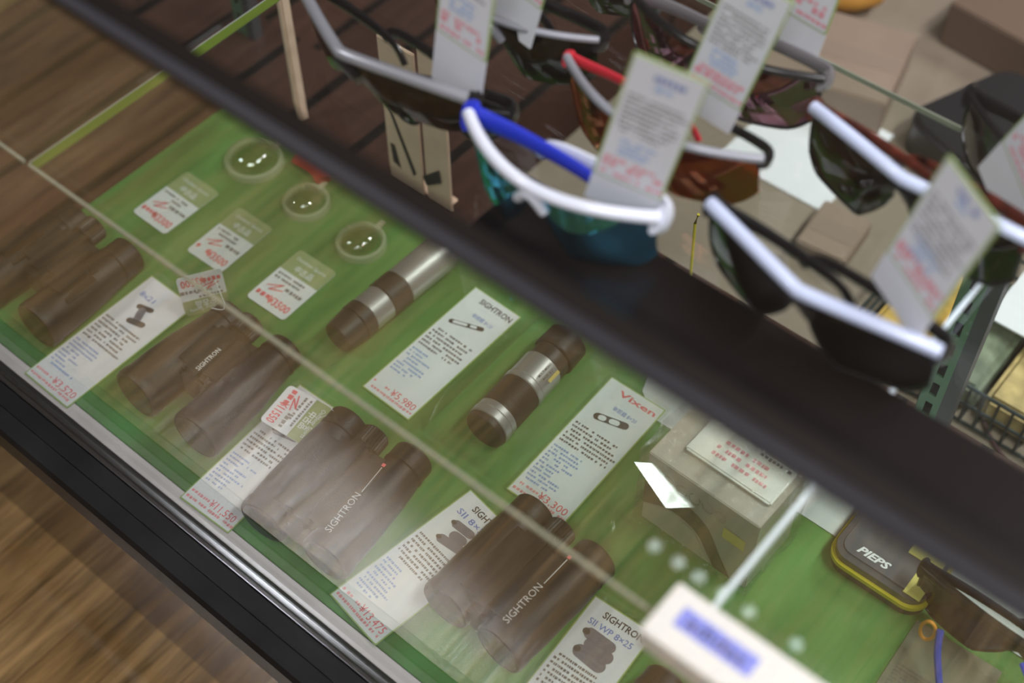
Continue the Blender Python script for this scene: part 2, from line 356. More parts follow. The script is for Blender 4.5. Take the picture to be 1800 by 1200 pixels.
tag(obj('lining_cloth', bm, M_CLOTH), 'green cloth lining the deck of the glass display case', 'cloth')
bm = bmesh.new(); pts = [(-0.355, 0.603), (0.26, 0.603), (0.26, 0.72), (-0.40, 0.72), (-0.392, 0.66), (-0.378, 0.62)]
poly_prism(bm, pts, 0.0003, 0.0012); tag(obj('backing_sheet', bm, pmat('white_sheet', (0.60, 0.63, 0.64), 0.35), smooth=0), 'pale white sheet on the deck behind the green cloth', 'sheet')

# mid glass shelves (their front edges make the long thin line)
ZS = 0.335
def shelf(x0, x1, label):
    t = thing('glass_shelf', label, 'glass shelf', (x0, 0.304, ZS - 0.005), group='glass shelves of the case')
    bm = bmesh.new(); box(bm, (0.0015, 0.001, 0), (x1 - x0 - 0.0015, 0.418, 0.005)); obj('pane', bm, G_SHELF, t, 0)
    bm = bmesh.new(); box(bm, (0, -0.0012, 0.0020), (x1 - x0, 0.001, 0.0044)); obj('front_edge', bm, M_GLASSEDGE, t, 0)
    bm = bmesh.new(); box(bm, (0, 0.418, 0.0004), (x1 - x0, 0.4192, 0.0046)); obj('back_edge', bm, M_GLASSEDGE, t, 0)
    return t
t = shelf(-1.15, -0.677, 'empty glass shelf at the left end of the case')
t = shelf(-0.672, -0.141, 'middle glass shelf carrying the blue mirrored sunglasses')
bm = bmesh.new(); box(bm, (-0.0008, 0.001, 0.0006), (0.0010, 0.418, 0.0044)); box(bm, (0.0010, 0.001, 0.0044), (0.0085, 0.418, 0.0052), 1); obj('side_edge', bm, [M_EDGEDIM, M_EDGEGREEN], t, 0)
bm = bmesh.new(); box(bm, (0.531 - 0.0016, 0.001, 0.0006), (0.531 + 0.0010, 0.418, 0.0044)); obj('side_edge', bm, M_RODEDGE, t, 0)
t = shelf(-0.137, 0.28, 'right glass shelf under the overhanging end of the white name block')

# =================================================================== CARDS
CM = [M_PAPER, M_GREENEDGE, M_INKK, M_INKB, M_INKR, M_INKLB, M_INKP, M_INKG, M_PRINTG, M_PRINTK, M_TAGGREEN, M_INKM, M_INKBM, M_INKRM]
def bino_picture(bm, fr, cx, cy, s, kind, d):
    o, u, v, w = fr
    def cap(x0, y0, x1, y1, r, mi, dd):
        a = math.atan2(y1 - y0, x1 - x0); pts = []
        for k in range(9): pts.append((x1 + r * math.cos(a - PI / 2 + PI * k / 8), y1 + r * math.sin(a - PI / 2 + PI * k / 8)))
        for k in range(9): pts.append((x0 + r * math.cos(a + PI / 2 + PI * k / 8), y0 + r * math.sin(a + PI / 2 + PI * k / 8)))
        f = bm.faces.new([bm.verts.new(o + u * (cx + p[0] * s) + v * (cy + p[1] * s) + w * dd) for p in pts]); f.material_index = mi
    if kind == 'bino':
        cap(-1.1, .9, .5, 1.1, .42, 8, d); cap(-.3, .0, .5, .1, .5, 8, d + 2e-5); cap(-.9, -1.0, 1.0, -.6, .45, 8, d + 4e-5); cap(-1.25, -1.05, -1.15, -1.03, .22, 9, d + 6e-5); cap(-1.45, .86, -1.35, .87, .22, 9, d + 6e-5)
    elif kind == 'bino2':
        cap(-1.2, 1.0, .8, .9, .55, 8, d); cap(-.6, .2, 1.1, .0, .6, 8, d + 2e-5); cap(-1.0, -.8, 1.0, -1.0, .62, 8, d + 4e-5); cap(-1.35, -.75, -1.3, -.75, .3, 9, d + 6e-5); cap(-1.6, 1.0, -1.55, 1.0, .32, 9, d + 6e-5)
    elif kind == 'wide':
        cap(-.9, .75, .4, 1.1, .3, 9, d); cap(-.25, .5, .2, -.5, .42, 8, d + 2e-5); cap(-.3, -1.0, 1.1, -.65, .34, 9, d + 4e-5)
    elif kind == 'mono':
        cap(-1.4, -.55, 1.5, .55, .26, 9, d); cap(-1.1, -.42, .0, 0.0, .17, 0, d + 3e-5); cap(.55, .22, .9, .34, .17, 0, d + 3e-5)
    elif kind == 'mono2':
        cap(-1.3, -.3, 1.3, .35, .4, 9, d); cap(-.95, -.22, -.75, -.17, .3, 0, d + 3e-5); cap(.1, .04, .55, .15, .3, 0, d + 3e-5)
def price_card(label, bl, br, tl, title, sub, sub2, price, pic, tcol=2, sleeve=False, body=(0.42, 0.60), desc_rows=6, spec_rows=9, dim=None, group=None):
    fr, W, Hh = frame_of(bl, br, tl); o = fr[0]
    bm = bmesh.new(); f0 = (Vector((0, 0, 0)), fr[1], fr[2], fr[3])
    poly_prism(bm, rrect(0, 0, W, Hh, 0.0004, 1), 0, 0.0006, 1, f0)
    poly_prism(bm, rrect(0.0011, 0.0011, W - 0.0011, Hh - 0.0011, 0.0003, 1), 0.0006, 0.0008, 0, f0)
    mats = list(CM)
    if dim: mats[0] = dim; mats[1] = dim
    c = obj('price_card', bm, mats, None, 0, loc=o); tag(c, label, 'price card', group)
    bm = bmesh.new(); d = 0.0010; s = Hh / 0.145
    if title: text(bm, title, f0, W * 0.60, Hh - 0.0125 * s, 0.0085 * s, tcol, 0.02, d, width=W * 0.66, align='CENTER')
    if sub: text(bm, sub, f0, W * 0.14, Hh - 0.0225 * s, 0.0078 * s, 3, 0.01, d, width=min(W * 0.72, 0.0045 * len(sub) * s))
    if sub2: text(bm, sub2, f0, W * 0.36, Hh - 0.028 * s, 0.0055 * s, 3, 0.0, d, width=W * 0.42)
    yd = Hh * 0.60
    if title or sub or sub2: obj('heading_text', bm, mats, c, 0)
    else: bm.free()
    bm = bmesh.new(); lines(bm, f0, W * 0.07, W * 0.95, yd, desc_rows, 0.0044 * s, 0.0023 * s, 11, d)
    obj('description_text', bm, mats, c, 0)
    if spec_rows:
        bm = bmesh.new(); lines(bm, f0, W * 0.07, W * 0.62, yd - desc_rows * 0.0044 * s - 0.003 * s, spec_rows, 0.0040 * s, 0.0021 * s, 12, d, ragged=0.55); obj('specification_text', bm, mats, c, 0)
    if price:
        bm = bmesh.new(); text(bm, price, f0, W * 0.97 - W * 0.54, 0.0085 * s, 0.0100 * s, 4, 0.0, d, width=W * 0.50)
        lines(bm, f0, W * 0.05, W * 0.38, 0.0105 * s, 1, 0.004, 0.0026 * s, 13, d, ragged=0)
        lines(bm, f0, W * 0.05, W * 0.95, 0.0042 * s, 1, 0.004, 0.0026 * s, 13, d, ragged=0)
        obj('price_text', bm, mats, c, 0)
    if pic:
        bm = bmesh.new(); bino_picture(bm, f0, W * (0.48 if pic != 'mono' else 0.42), Hh * 0.735, 0.0092 * s, pic, d); obj('picture', bm, mats, c, 0)
    if sleeve:
        bm = bmesh.new(); poly_prism(bm, rrect(-0.003, -0.003, W + 0.003, Hh + 0.004, 0.003, 4), 0.0016, 0.0018, 0, f0); obj('clear_sleeve', bm, G_SLEEVE, c, 0)
    return c
Zc = 0.0007
def v3(x, y, z=Zc): return (x, y, z)
price_card('white price card marked 3,520 yen with a dark bridge binocular picture', v3(-0.806, 0.291), v3(-0.7475, 0.2905), v3(-0.802, 0.437), None, '8x21', None, '¥3,520', 'wide', desc_rows=7, spec_rows=9)
price_card('white price card marked 11,550 yen, half under a binocular and a tag', v3(-0.606, 0.292), v3(-0.5505, 0.294), v3(-0.611, 0.436), 'SIGHTRON', 'SI 8×25', None, '¥11,550', 'bino', desc_rows=6, spec_rows=9)
price_card('white price card marked 13,475 yen in a clear sleeve', v3(-0.4495, 0.307), v3(-0.392, 0.298), v3(-0.427, 0.450), 'SIGHTRON', 'SII 8×25', None, '¥13,475', 'bino', sleeve=True, desc_rows=7, spec_rows=9)
price_card('white card headed SII WP 8×25 with a grey binocular picture', v3(-0.281, 0.294), v3(-0.226, 0.297), v3(-0.284, 0.439), 'SIGHTRON', 'SII WP 8×25', None, None, 'bino2', sleeve=True, desc_rows=7, spec_rows=8)
price_card('white price card marked 5,980 yen with a slim monocular picture', v3(-0.568, 0.469), v3(-0.513, 0.468), v3(-0.566, 0.617), 'SIGHTRON', None, '単眼鏡 8×20', '¥5,980', 'mono', desc_rows=6, spec_rows=8)
price_card('white price card marked 3,300 yen with a red heading', v3(-0.405, 0.469), v3(-0.3475, 0.470), v3(-0.410, 0.615), 'Vixen', None, '単眼鏡 8×20', '¥3,300', 'mono2', tcol=4, sleeve=True, desc_rows=6, spec_rows=11)
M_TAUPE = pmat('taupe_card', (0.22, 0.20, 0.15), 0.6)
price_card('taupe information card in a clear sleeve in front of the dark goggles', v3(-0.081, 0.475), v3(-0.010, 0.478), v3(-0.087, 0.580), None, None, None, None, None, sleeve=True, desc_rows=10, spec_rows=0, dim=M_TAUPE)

# ---- small green headed tags
def small_tag(label, bl, br, tl, price='¥3500', group=None, string=None):
    fr, W, Hh = frame_of(bl, br, tl); f0 = (Vector((0, 0, 0)), fr[1], fr[2], fr[3])
    bm = bmesh.new(); poly_prism(bm, rrect(0, 0, W, Hh, 0.004), 0, 0.0006, 0, f0)
    hp = [(x, max(y, Hh * 0.62)) for x, y in rrect(0, 0, W, Hh, 0.004)]
    hp = [p for i, p in enumerate(hp) if p != hp[i - 1]]
    seen = []; [seen.append(p) for p in hp if p not in seen]; poly_prism(bm, seen, 0.0006, 0.0008, 10, f0)
    c = obj('price_tag', bm, CM, None, 0, loc=fr[0]); tag(c, label, 'price tag', group)
    bm = bmesh.new(); d = 0.0011
    text(bm, 'Outdoor Sports', f0, W * 0.5, Hh * 0.84, 0.0058, 0, 0.0, d, align='CENTER', width=W * 0.76)
    text(bm, '中古品', f0, W * 0.5, Hh * 0.68, 0.0085, 0, 0.01, d, align='CENTER', width=W * 0.45)
    lines(bm, f0, W * 0.08, W * 0.75, Hh * 0.53, 2, 0.005, 0.0026, 7, d, ragged=0.3)
    lines(bm, f0, W * 0.5, W * 0.92, Hh * 0.35, 1, 0.005, 0.0040, 7, d, ragged=0.1)
    text(bm, price, f0, W * 0.40, Hh * 0.09, 0.0115, 4, 0.02, d, width=W * 0.54)
    lines(bm, f0, W * 0.06, W * 0.40, Hh * 0.12, 1, 0.005, 0.0052, 4, d, ragged=0)
    for a, b in (((.12, .30), (.42, .42)), ((.42, .42), (.22, .26)), ((.22, .26), (.5, .34))):
        p = Vector((a[0] * W, a[1] * Hh)); q = Vector((b[0] * W, b[1] * Hh)); nrm = Vector((-(q - p).y, (q - p).x)).normalized() * 0.0006
        bm.faces.new([bm.verts.new(f0[1] * r.x + f0[2] * r.y + f0[3] * d) for r in (p - nrm, q - nrm, q + nrm, p + nrm)]).material_index = 4
    obj('printed_text', bm, CM, c, 0)
    if string:
        bm = bmesh.new(); tube(bm, spline([Vector(p) - fr[0] for p in string]), 0.00035, 6); obj('string', bm, M_WHITE, c)
    return c
small_tag('used goods tag nearest the bare left end of the deck, before the empty clear dome', v3(-0.8805, 0.479), v3(-0.834, 0.4785), v3(-0.884, 0.549), '¥3300', 'used goods tags before the clear domes')
small_tag('middle used goods tag lying flat, above the binocular with the tilted tag', v3(-0.8035, 0.4785), v3(-0.758, 0.4795), v3(-0.806, 0.548), '¥3500', 'used goods tags before the clear domes')
small_tag('used goods tag lying flat beside the tapered silver monocular', v3(-0.720, 0.4755), v3(-0.673, 0.4765), v3(-0.721, 0.547), '¥3500', 'used goods tags before the clear domes')
# tilted tag tied to the eyecup (turned upside down)
small_tag('tilted used goods tag propped against the eyecup of the bridge binocular', atz(388, 470, 0.055), atz(308, 490, 0.055), atz(366, 546, 0.012), '¥3500', string=[atz(378, 492, 0.050), atz(395, 540, 0.050), (-0.70, 0.425, 0.047)])
small_tag('used goods tag turned sideways over the 11,550 yen card', atz(510, 676, 0.021), atz(456, 738, 0.019), atz(590, 716, 0.0195), '¥11550', string=[atz(560, 735, 0.022), atz(585, 725, 0.03), (-0.545, 0.415, 0.046)])

# ---- tall tags standing up from the sunglasses
def tall_tag(label, bl, br, tl, tail=0.24, hgt=None, blur=False):
    fr, W, Hh = frame_of(bl, br, tl)
    if hgt: Hh = hgt
    f0 = (Vector((0, 0, 0)), fr[1], fr[2], fr[3])
    bm = bmesh.new(); poly_prism(bm, rrect(0, -Hh * tail, W, 0.001, 0.001, 2), -0.0003, 0.0003, 0, f0)
    poly_prism(bm, rrect(0, 0, W, Hh, 0.001, 2), -0.0004, 0.0005, 1, f0); poly_prism(bm, rrect(0.0012, 0.0012, W - 0.0012, Hh - 0.0012, 0.001, 2), 0.0005, 0.0007, 0, f0)
    c = obj('product_tag', bm, CM, None, 0, loc=fr[0]); tag(c, label, 'product tag')
    bm = bmesh.new(); d = 0.001
    lines(bm, f0, W * 0.35, W * 0.78, Hh * 0.87, 1, 0.005, 0.004, 3, d, ragged=0)
    lines(bm, f0, W * 0.40, W * 0.60, Hh * 0.80, 1, 0.005, 0.004, 5, d, ragged=0)
    lines(bm, f0, W * 0.10, W * 0.92, Hh * 0.70, 8, 0.0040, 0.0018, 7, d, ragged=0.2)
    lines(bm, f0, W * 0.22, W * 0.72, Hh * 0.34, 4, 0.0036, 0.0024, 5, d, ragged=0.35)
    lines(bm, f0, W * 0.08, W * 0.90, Hh * 0.16, 1, 0.005, 0.0034, 6, d, ragged=0.2)
    lines(bm, f0, W * 0.08, W * 0.88, Hh * 0.105, 1, 0.005, 0.0048, 6, d, ragged=0.1)
    lines(bm, f0, W * 0.08, W * 0.95, Hh * 0.04, 1, 0.005, 0.0034, 6, d, ragged=0)
    obj('printed_text', bm, CM, c, 0)
    return c
def yawed(bl, br, tl, yb, yt):
    B = aty(*bl, yb); T = aty(*tl, yt); v = T - B; d = ray(*br); d = d / d.y     # lower right corner on the line that keeps the tag rectangular
    k = v.dot(B - CAM) / v.dot(d); R_ = CAM + d * k
    print('TAG', [round(q, 3) for q in R_], round((R_ - B).length, 3), round(v.length, 3)); return B, R_, T
tall_tag('tall product tag on the white framed sunglasses with blue lenses', *yawed((1042, 300), (1162, 352), (1115, 90), .476, .480))
tall_tag('tall product tag standing on the grey and red sunglasses with orange lenses', *yawed((1205, 135), (1302, 195), (1290, -60), .574, .578))
tall_tag('tall product tag on the nearest black sunglasses with a white brow', *yawed((1560, 440), (1642, 560), (1668, 272), .520, .526), tail=0.3)
tall_tag('tall product tag rising from the silver framed sunglasses beside the cream stand', aty(767, 50, .50), aty(855, 110, .50), aty(772, -120, .503), tail=0.42, hgt=0.10)
tall_tag('product tag on the smaller grey sunglasses, cut by the top edge, behind the silver pair', aty(868, -45, .567), aty(952, 18, .567), aty(880, -190, .57), tail=0.36, hgt=0.10)
tall_tag('product tag on the pink lens sunglasses, cut by the top edge', aty(1385, 22, .672), aty(1452, 62, .672), aty(1440, -110, .675), hgt=0.10)
tall_tag('product tag at the right edge behind the tortoiseshell lens sunglasses', aty(1762, 247, .665), aty(1815, 375, .635), aty(1850, 110, .67), hgt=0.10, tail=0.3)

# =================================================================== BINOCULARS
def binocular(label, loc, rz, sp=0.066, L=0.112, ro=0.0235, re=0.0185, bridge='mid', txt='bridge', eyesp=None, ecl=0.02, hump=False):
    t = thing('binocular', label, 'binocular', loc, rz)
    eyesp = eyesp or sp; y0 = -L / 2; y1 = L / 2
    for s in (-1, 1):
        ax = Vector((s * (eyesp - sp) / 2, L, (re - ro))).normalized() if True else None
        o = Vector((s * sp / 2, y0, ro + 0.0005))
        bl = L - ecl
        bm = bmesh.new()
        lathe(bm, [(0.0, ro * 0.86), (0.0, ro * 0.95), (0.002, ro), (0.010, ro), (0.0115, ro * 0.965), (bl * 0.35, ro * 0.97), (bl * 0.6, ro * 0.93), (bl * 0.8, re * 1.12), (bl, re * 1.02), (bl, re * 0.8)], o, ax, 44)
        br = obj('barrel', bm, M_BLACK, t, 35)
        bm = bmesh.new(); lathe(bm, [(0.0008, ro * 0.85), (0.0008, ro * 0.4)], o - ax * 0.0012, ax, 36); obj('objective_lens', bm, M_LENSDARK, br)
        bm = bmesh.new(); e = o + ax * bl
        lathe(bm, [(0.0, re * 0.94), (0.002, re * 0.94), (0.003, re * 1.02), (0.005, re * 1.04), (0.0055, re), (ecl - 0.002, re), (ecl, re * 0.93), (ecl, re * 0.6), (ecl - 0.004, re * 0.58)], e, ax, 40)
        ec = obj('eyecup', bm, M_BLACK, br if False else t, 35)
    # bridge body
    bm = bmesh.new()
    if bridge == 'wide':
        a, b_ = y0 + 0.004, y0 + L * 0.80
        box(bm, (-sp * 0.62, a, 0.006), (sp * 0.62, b_, ro * 2.02), 0, 0.010, 4)
        box(bm, (-sp * 0.20, a, 0.008), (sp * 0.20, b_ + 0.002, ro * 2.16), 0, 0.006, 3)
    else:
        a, b_ = y0 + L * 0.30, y0 + L * 0.80
        box(bm, (-sp * 0.42, a, 0.012), (sp * 0.42, b_, ro * 1.86), 0, 0.008, 4)
        box(bm, (-0.013, a - 0.004, 0.010), (0.013, b_, ro * 2.02), 0, 0.006, 4)
    if hump: box(bm, (-sp / 2 - 0.016, y0 + 0.02, 0.01), (-sp / 2 + 0.016, y0 + L * 0.62, ro * 2.14), 0, 0.008, 4); box(bm, (sp / 2 - 0.016, y0 + 0.02, 0.01), (sp / 2 + 0.016, y0 + L * 0.62, ro * 2.14), 0, 0.008, 4)
    br = obj('bridge', bm, M_BLACK, t, 35)
    bm = bmesh.new(); wz = ro * 2 - 0.010 if bridge != 'wide' else ro * 1.9 - 0.010
    P_ = [(0, 0.0100), (0.001, 0.0125)]; P_ = [(0, 0.011, 0, 0), (0.0015, 0.0125, 0, 1), (0.016, 0.0125, 0, 1), (0.0175, 0.011, 0, 0)]
    lathe(bm, P_, (0, b_ + 0.0005, wz), (0, 1, 0), 56, ribs=1, ribd=0.0010); obj('focus_wheel', bm, M_BLACK, t, 25)
    bm = bmesh.new(); W3 = Vector((0, 0, 1))
    M_L = pmat('lettering_silver', (0.60, 0.58, 0.56), 0.4)
    if txt == 'bridge':
        fr = (Vector((0.006, -0.006, ro * 2.02 + 0.0003)), Vector((0, 1, 0)), Vector((-1, 0, 0)), W3)
        text(bm, 'SIGHTRON', fr, -0.012, 0, 0.0062, 0, 0.02, 0.0, width=0.027)
    elif txt == 'barrel':
        zz = ro * 2.02 + 0.0006 if bridge == 'wide' else ro * 2 + 0.001
        fr = (Vector((sp / 2 - 0.001, y0 + 0.012, zz)), Vector((0, 1, 0)), Vector((-1, 0, 0)), W3)
        text(bm, 'SIGHTRON', fr, 0, 0, 0.0085, 0, -0.005, 0.0, width=0.040)
        quad(bm, fr, 0.043, 0.0012, 0.070, 0.0019, 0, 0)
        quad(bm, fr, 0.071, 0.0002, 0.074, 0.0032, 0, 1)
    if txt:
        obj('lettering', bm, [M_L, M_INKR], br, 0)
    else: bm.free()
    return t
binocular('dark compact binocular half out of the left edge, its grip pad ribbed', (-0.858, 0.378, 0), 0.03, sp=0.072, ro=0.0235, eyesp=0.068, txt=None, ecl=0.024, hump=True)
binocular('dark open bridge binocular beside the 3,520 yen card', (-0.664, 0.389, 0), 0.05, sp=0.070, L=0.116, ro=0.0240, re=0.0178, eyesp=0.062, txt='bridge', ecl=0.018)
binocular('dark full body binocular lying over the 11,550 yen card', (-0.501, 0.374, 0), 0.12, sp=0.062, L=0.118, ro=0.0225, re=0.0182, eyesp=0.066, bridge='wide', txt='barrel', ecl=0.021)
binocular('dark wide binocular lying between the 13,475 yen card and the WP card', (-0.336, 0.404, 0), -0.03, sp=0.054, L=0.112, ro=0.0225, re=0.0185, eyesp=0.064, bridge='wide', txt='barrel', ecl=0.022)
binocular('dark binocular showing only an eyecup at the bottom edge by the name block', (-0.168, 0.352, 0), 0.0, sp=0.062, L=0.115, bridge='wide', txt='barrel')

# =================================================================== MONOCULARS
def mono(label, a, b, segs, words=None):
    """segs: (name, t0, t1, r0, r1, material, ribbed)"""
    a = Vector(a); b = Vector(b); ax = (b - a).normalized(); t = thing('monocular', label, 'monocular', a)
    for nm, t0, t1, r0, r1, m, rib in segs:
        bm = bmesh.new()
        if rib:
            n = int((t1 - t0) / 0.0016); P = []
            for k in range(n):
                q = t0 + (t1 - t0) * k / n; st = (t1 - t0) / n
                P += [(q, r0 - 0.0006), (q + st * 0.3, r0), (q + st * 0.7, r0)]
            P.append((t1, r0 - 0.0006)); lathe(bm, P, (0, 0, 0), ax, 48)
        else: lathe(bm, [(t0, r0 - 0.0009), (t0 + 0.0009, r0), (t1 - 0.0009, r1), (t1, r1 - 0.0009)], (0, 0, 0), ax, 48)
        obj(nm, bm, m, t, 30)
    return t, ax
M_DKG = pmat('dark_grip', (0.030, 0.024, 0.022), 0.42, bump=0.1, bscale=600)
t, ax = mono('tapered silver and dark monocular between a tag and the 5,980 yen card', (-0.610, 0.484, 0.0195), (-0.606, 0.61, 0.0195), [
    ('eyecup', 0.0, 0.022, 0.0150, 0.0172, M_DKG, 0), ('focus_ring', 0.022, 0.034, 0.0180, 0.0180, M_DKG, 0), ('silver_sleeve', 0.034, 0.056, 0.0172, 0.0172, M_SATIN, 0),
    ('grip_ring', 0.056, 0.078, 0.0182, 0.0182, M_DKG, 0), ('silver_tube', 0.078, 0.136, 0.0176, 0.0186, M_SATIN, 0)])
bm = bmesh.new(); text(bm, 'MADE IN JAPAN', (Vector((0.002, 0.127, 0.0186)), Vector((1, 0, 0.0)), Vector((0, 1, 0.0)), Vector((0, 0, 1))), -0.006, 0, 0.004, 0, 0.02, 0.0006, width=0.014); obj('lettering', bm, M_INKK, t, 0)
t, ax = mono('short ringed silver and dark monocular in clear film', (-0.447, 0.490, 0.0215), (-0.452, 0.606, 0.0215), [
    ('front_cap', 0.0, 0.006, 0.0185, 0.0195, M_DKG, 0), ('silver_ring', 0.006, 0.014, 0.0200, 0.0200, M_SATIN, 0), ('silver_collar', 0.014, 0.021, 0.0194, 0.0194, M_SATIN, 0), ('ribbed_grip', 0.021, 0.052, 0.0192, 0.0192, M_DKG, 1),
    ('silver_band', 0.052, 0.058, 0.0198, 0.0198, M_SATIN, 0), ('silver_sleeve', 0.058, 0.083, 0.0190, 0.0190, M_SATIN, 0), ('focus_collar', 0.083, 0.097, 0.0176, 0.0176, M_DKG, 0), ('rubber_eyecup', 0.097, 0.120, 0.0200, 0.0192, M_BLACK, 0)])
bm = bmesh.new(); f = (Vector((0.009, 0.062, 0.0172)), Vector((-0.04, 1, 0)), Vector((-0.92, 0, 0.39)), Vector((0.39, 0, 0.92)))
text(bm, 'MULTI MONO', f, 0, 0.0, 0.0032, 0, 0.02, 0.0006, width=0.018); text(bm, '8×20  8.2°', f, 0.001, -0.0045, 0.0030, 0, 0.0, 0.0008, width=0.014); quad(bm, f, 0.003, -0.0095, 0.017, -0.0065, 0.0022, 1)
obj('lettering', bm, [M_INKK, pmat('gold_sticker', (0.50, 0.36, 0.05), 0.4)], t, 0)
# film over it
def film(name, label, x0, y0, x1, y1, h, m, n=26, amp=0.004, fall=0.16, seed=1, z0=0.0018, tail=0.0):
    rnd = random.Random(seed); bm = bmesh.new(); g = []
    bumps = [(rnd.uniform(0, 1), rnd.uniform(0, 1), rnd.uniform(0.08, 0.25), rnd.uniform(-1, 1)) for _ in range(14)]
    for i in range(n + 1):
        row = []
        for j in range(n + 1):
            u = i / n; v = j / n; e = min(u, 1 - u, v, 1 - v) / fall; k = min(1, e); k = k * k * (3 - 2 * k)
            z = z0 + h * k + amp * k * sum(b[3] * math.exp(-((u - b[0]) ** 2 + (v - b[1]) ** 2) / (b[2] ** 2)) for b in bumps)
            row.append(bm.verts.new((x0 + (x1 - x0) * u - (x0 + x1) / 2, y0 + (y1 - y0) * v - (y0 + y1) / 2, max(z, z0))))
        g.append(row)
    for i in range(n):
        for j in range(n): bm.faces.new((g[i][j], g[i + 1][j], g[i + 1][j + 1], g[i][j + 1]))
    bmesh.ops.solidify(bm, geom=list(bm.faces), thickness=-0.00015)
    o = obj(name, bm, m, None, 60, loc=((x0 + x1) / 2, (y0 + y1) / 2, 0)); tag(o, label, 'plastic bag'); return o
film('clear_bag', 'clear film bag over the short ringed monocular', -0.497, 0.468, -0.405, 0.630, 0.0445, G_BAG, amp=0.0012, fall=0.12, seed=4)
film('clear_bag', 'loose clear film lying on the cloth before the white product box', -0.352, 0.446, -0.212, 0.514, 0.006, G_BAG, fall=0.3, amp=0.008, seed=9)

# =================================================================== CLEAR DOMES (loupes)
def loupe(label, x, y, r=0.0225, red=False, rz=0.0, inner=True):
    t = thing('pocket_loupe', label, 'loupe', (x, y, 0.0004), rz)
    bm = bmesh.new(); lathe(bm, [(0, r), (0.004, r), (0.007, r * 0.96), (0.008, r * 0.86), (0.006, r * 0.78), (0.003, r * 0.76), (0.0, r * 0.76)], (0, 0, 0), (0, 0, 1), 48, caps=False)
    obj('base_ring', bm, G_MILK, t)
    bm = bmesh.new(); R = r * 0.80; P = [(0.001 + R * 0.62 * math.sin(a), R * math.cos(a)) for a in [PI / 2 * k / 10 for k in range(10)]] + [(0.001 + R * 0.62, 0.0004)]
    lathe(bm, P, (-r * 0.16, -r * 0.02, 0.004), (0, 0, 1), 48); obj('dome_lens', bm, G_DOME, t, 60)
    bm = bmesh.new(); box(bm, (-0.003, r * 0.9, 0.0), (0.003, r + 0.011, 0.003), bev=0.001); obj('tab', bm, pmat('milky_plastic', (0.42, 0.40, 0.27), 0.25), t)
    if red:
        bm = bmesh.new(); tube(bm, spline([(0, r + 0.008, 0.006), (-0.008, r + 0.014, 0.007), (-0.018, r + 0.018, 0.007), (-0.030, r + 0.021, 0.006), (-0.040, r + 0.022, 0.006)]), 0.0055, 10, flat=1.6); obj('red_strap', bm, pmat('red_strap', (0.55, 0.03, 0.03), 0.5), t)
    return t
loupe('wide shallow clear dome nearest the left end of the deck', -0.838, 0.600, 0.030)
loupe('clear round loupe with a red strap', -0.758, 0.592, 0.0235, red=True, rz=0.2)
loupe('clear round loupe just behind the tag beside the tapered monocular', -0.682, 0.588, 0.0245, rz=0.1)

# =================================================================== PRODUCT BOX IN FILM
t = thing('product_box', 'grey and white product box with a dark curved band, clear film around it', 'box', (-0.305, 0.520, 0.0004), -0.02)
BW, BD, BH = 0.102, 0.062, 0.093
bm = bmesh.new(); box(bm, (0, 0, 0), (BW, BD, BH), 0, 0.0008); carton = obj('carton', bm, pmat('carton_grey', (0.46, 0.43, 0.38), 0.45), t)
bm = bmesh.new(); fr = (Vector((0, -0.0004, 0)), Vector((1, 0, 0)), Vector((0, 0, 1)), Vector((0, -1, 0)))
up = spline([(-0.0, 0.058, 0), (0.03, 0.060, 0), (0.058, 0.050, 0), (0.076, 0.020, 0), (0.088, 0.0, 0)], 6); lo = spline([(0.0, 0.022, 0), (0.025, 0.036, 0), (0.050, 0.032, 0), (0.066, 0.010, 0), (0.072, 0.0, 0)], 6)
for i in range(len(up) - 1):
    bm.faces.new([bm.verts.new(fr[0] + fr[1] * q.x + fr[2] * q.y) for q in (lo[i], lo[i + 1], up[i + 1], up[i])]).material_index = 0
poly = [(0.001, 0.001), (0.070, 0.001), (0.064, 0.009), (0.049, 0.030), (0.026, 0.034), (0.001, 0.021)]
f_ = bm.faces.new([bm.verts.new(fr[0] + fr[1] * p[0] + fr[2] * p[1] + fr[3] * 0.0001) for p in poly]); f_.material_index = 1
for p in ((0.074, 0.050), ):
    quad(bm, fr, p[0], p[1], p[0] + 0.020, p[1] + 0.014, 0.0003, 2)
for k in range(5):
    cx_ = 0.022 + k * 0.012
    tube(bm, [Vector((cx_ + 0.005 * math.cos(a) , -0.0012, 0.075 + 0.006 * math.sin(a))) for a in [PI * 1.6 * j / 8 + k for j in range(9)]], 0.00035, 5, 3)
obj('printed_pattern', bm, [pmat('band_taupe', (0.10, 0.085, 0.070), 0.45), pmat('panel_sand', (0.52, 0.49, 0.40), 0.45), M_YELP, M_INKG], carton, 0)
bm = bmesh.new(); box(bm, (0, 0, 0), (0.078, 0.036, 0.004), 0, 0.0015); ob = obj('leaflet', bm, pmat('leaflet_ivory', (0.90, 0.88, 0.84), 0.5), t); ob.location = (0.020, 0.018, BH + 0.002)
bm = bmesh.new(); f2 = (Vector((0.022, 0.018, BH + 0.0064)), Vector((1, 0, 0)), Vector((0, 1, 0)), Vector((0, 0, 1)))
lines(bm, f2, 0.016, 0.066, 0.022, 3, 0.007, 0.0035, 0, 0, ragged=0.3); lines(bm, f2, 0.045, 0.074, 0.030, 1, 0.007, 0.003, 1, 0); obj('leaflet_print', bm, [M_INKP, M_INKG], t, 0)
bm = bmesh.new()
rnd = random.Random(3)
box(bm, (-0.004, -0.006, 0.0005), (BW + 0.004, BD + 0.006, BH + 0.010)); bmesh.ops.subdivide_edges(bm, edges=list(bm.edges), cuts=7, use_grid_fill=True)
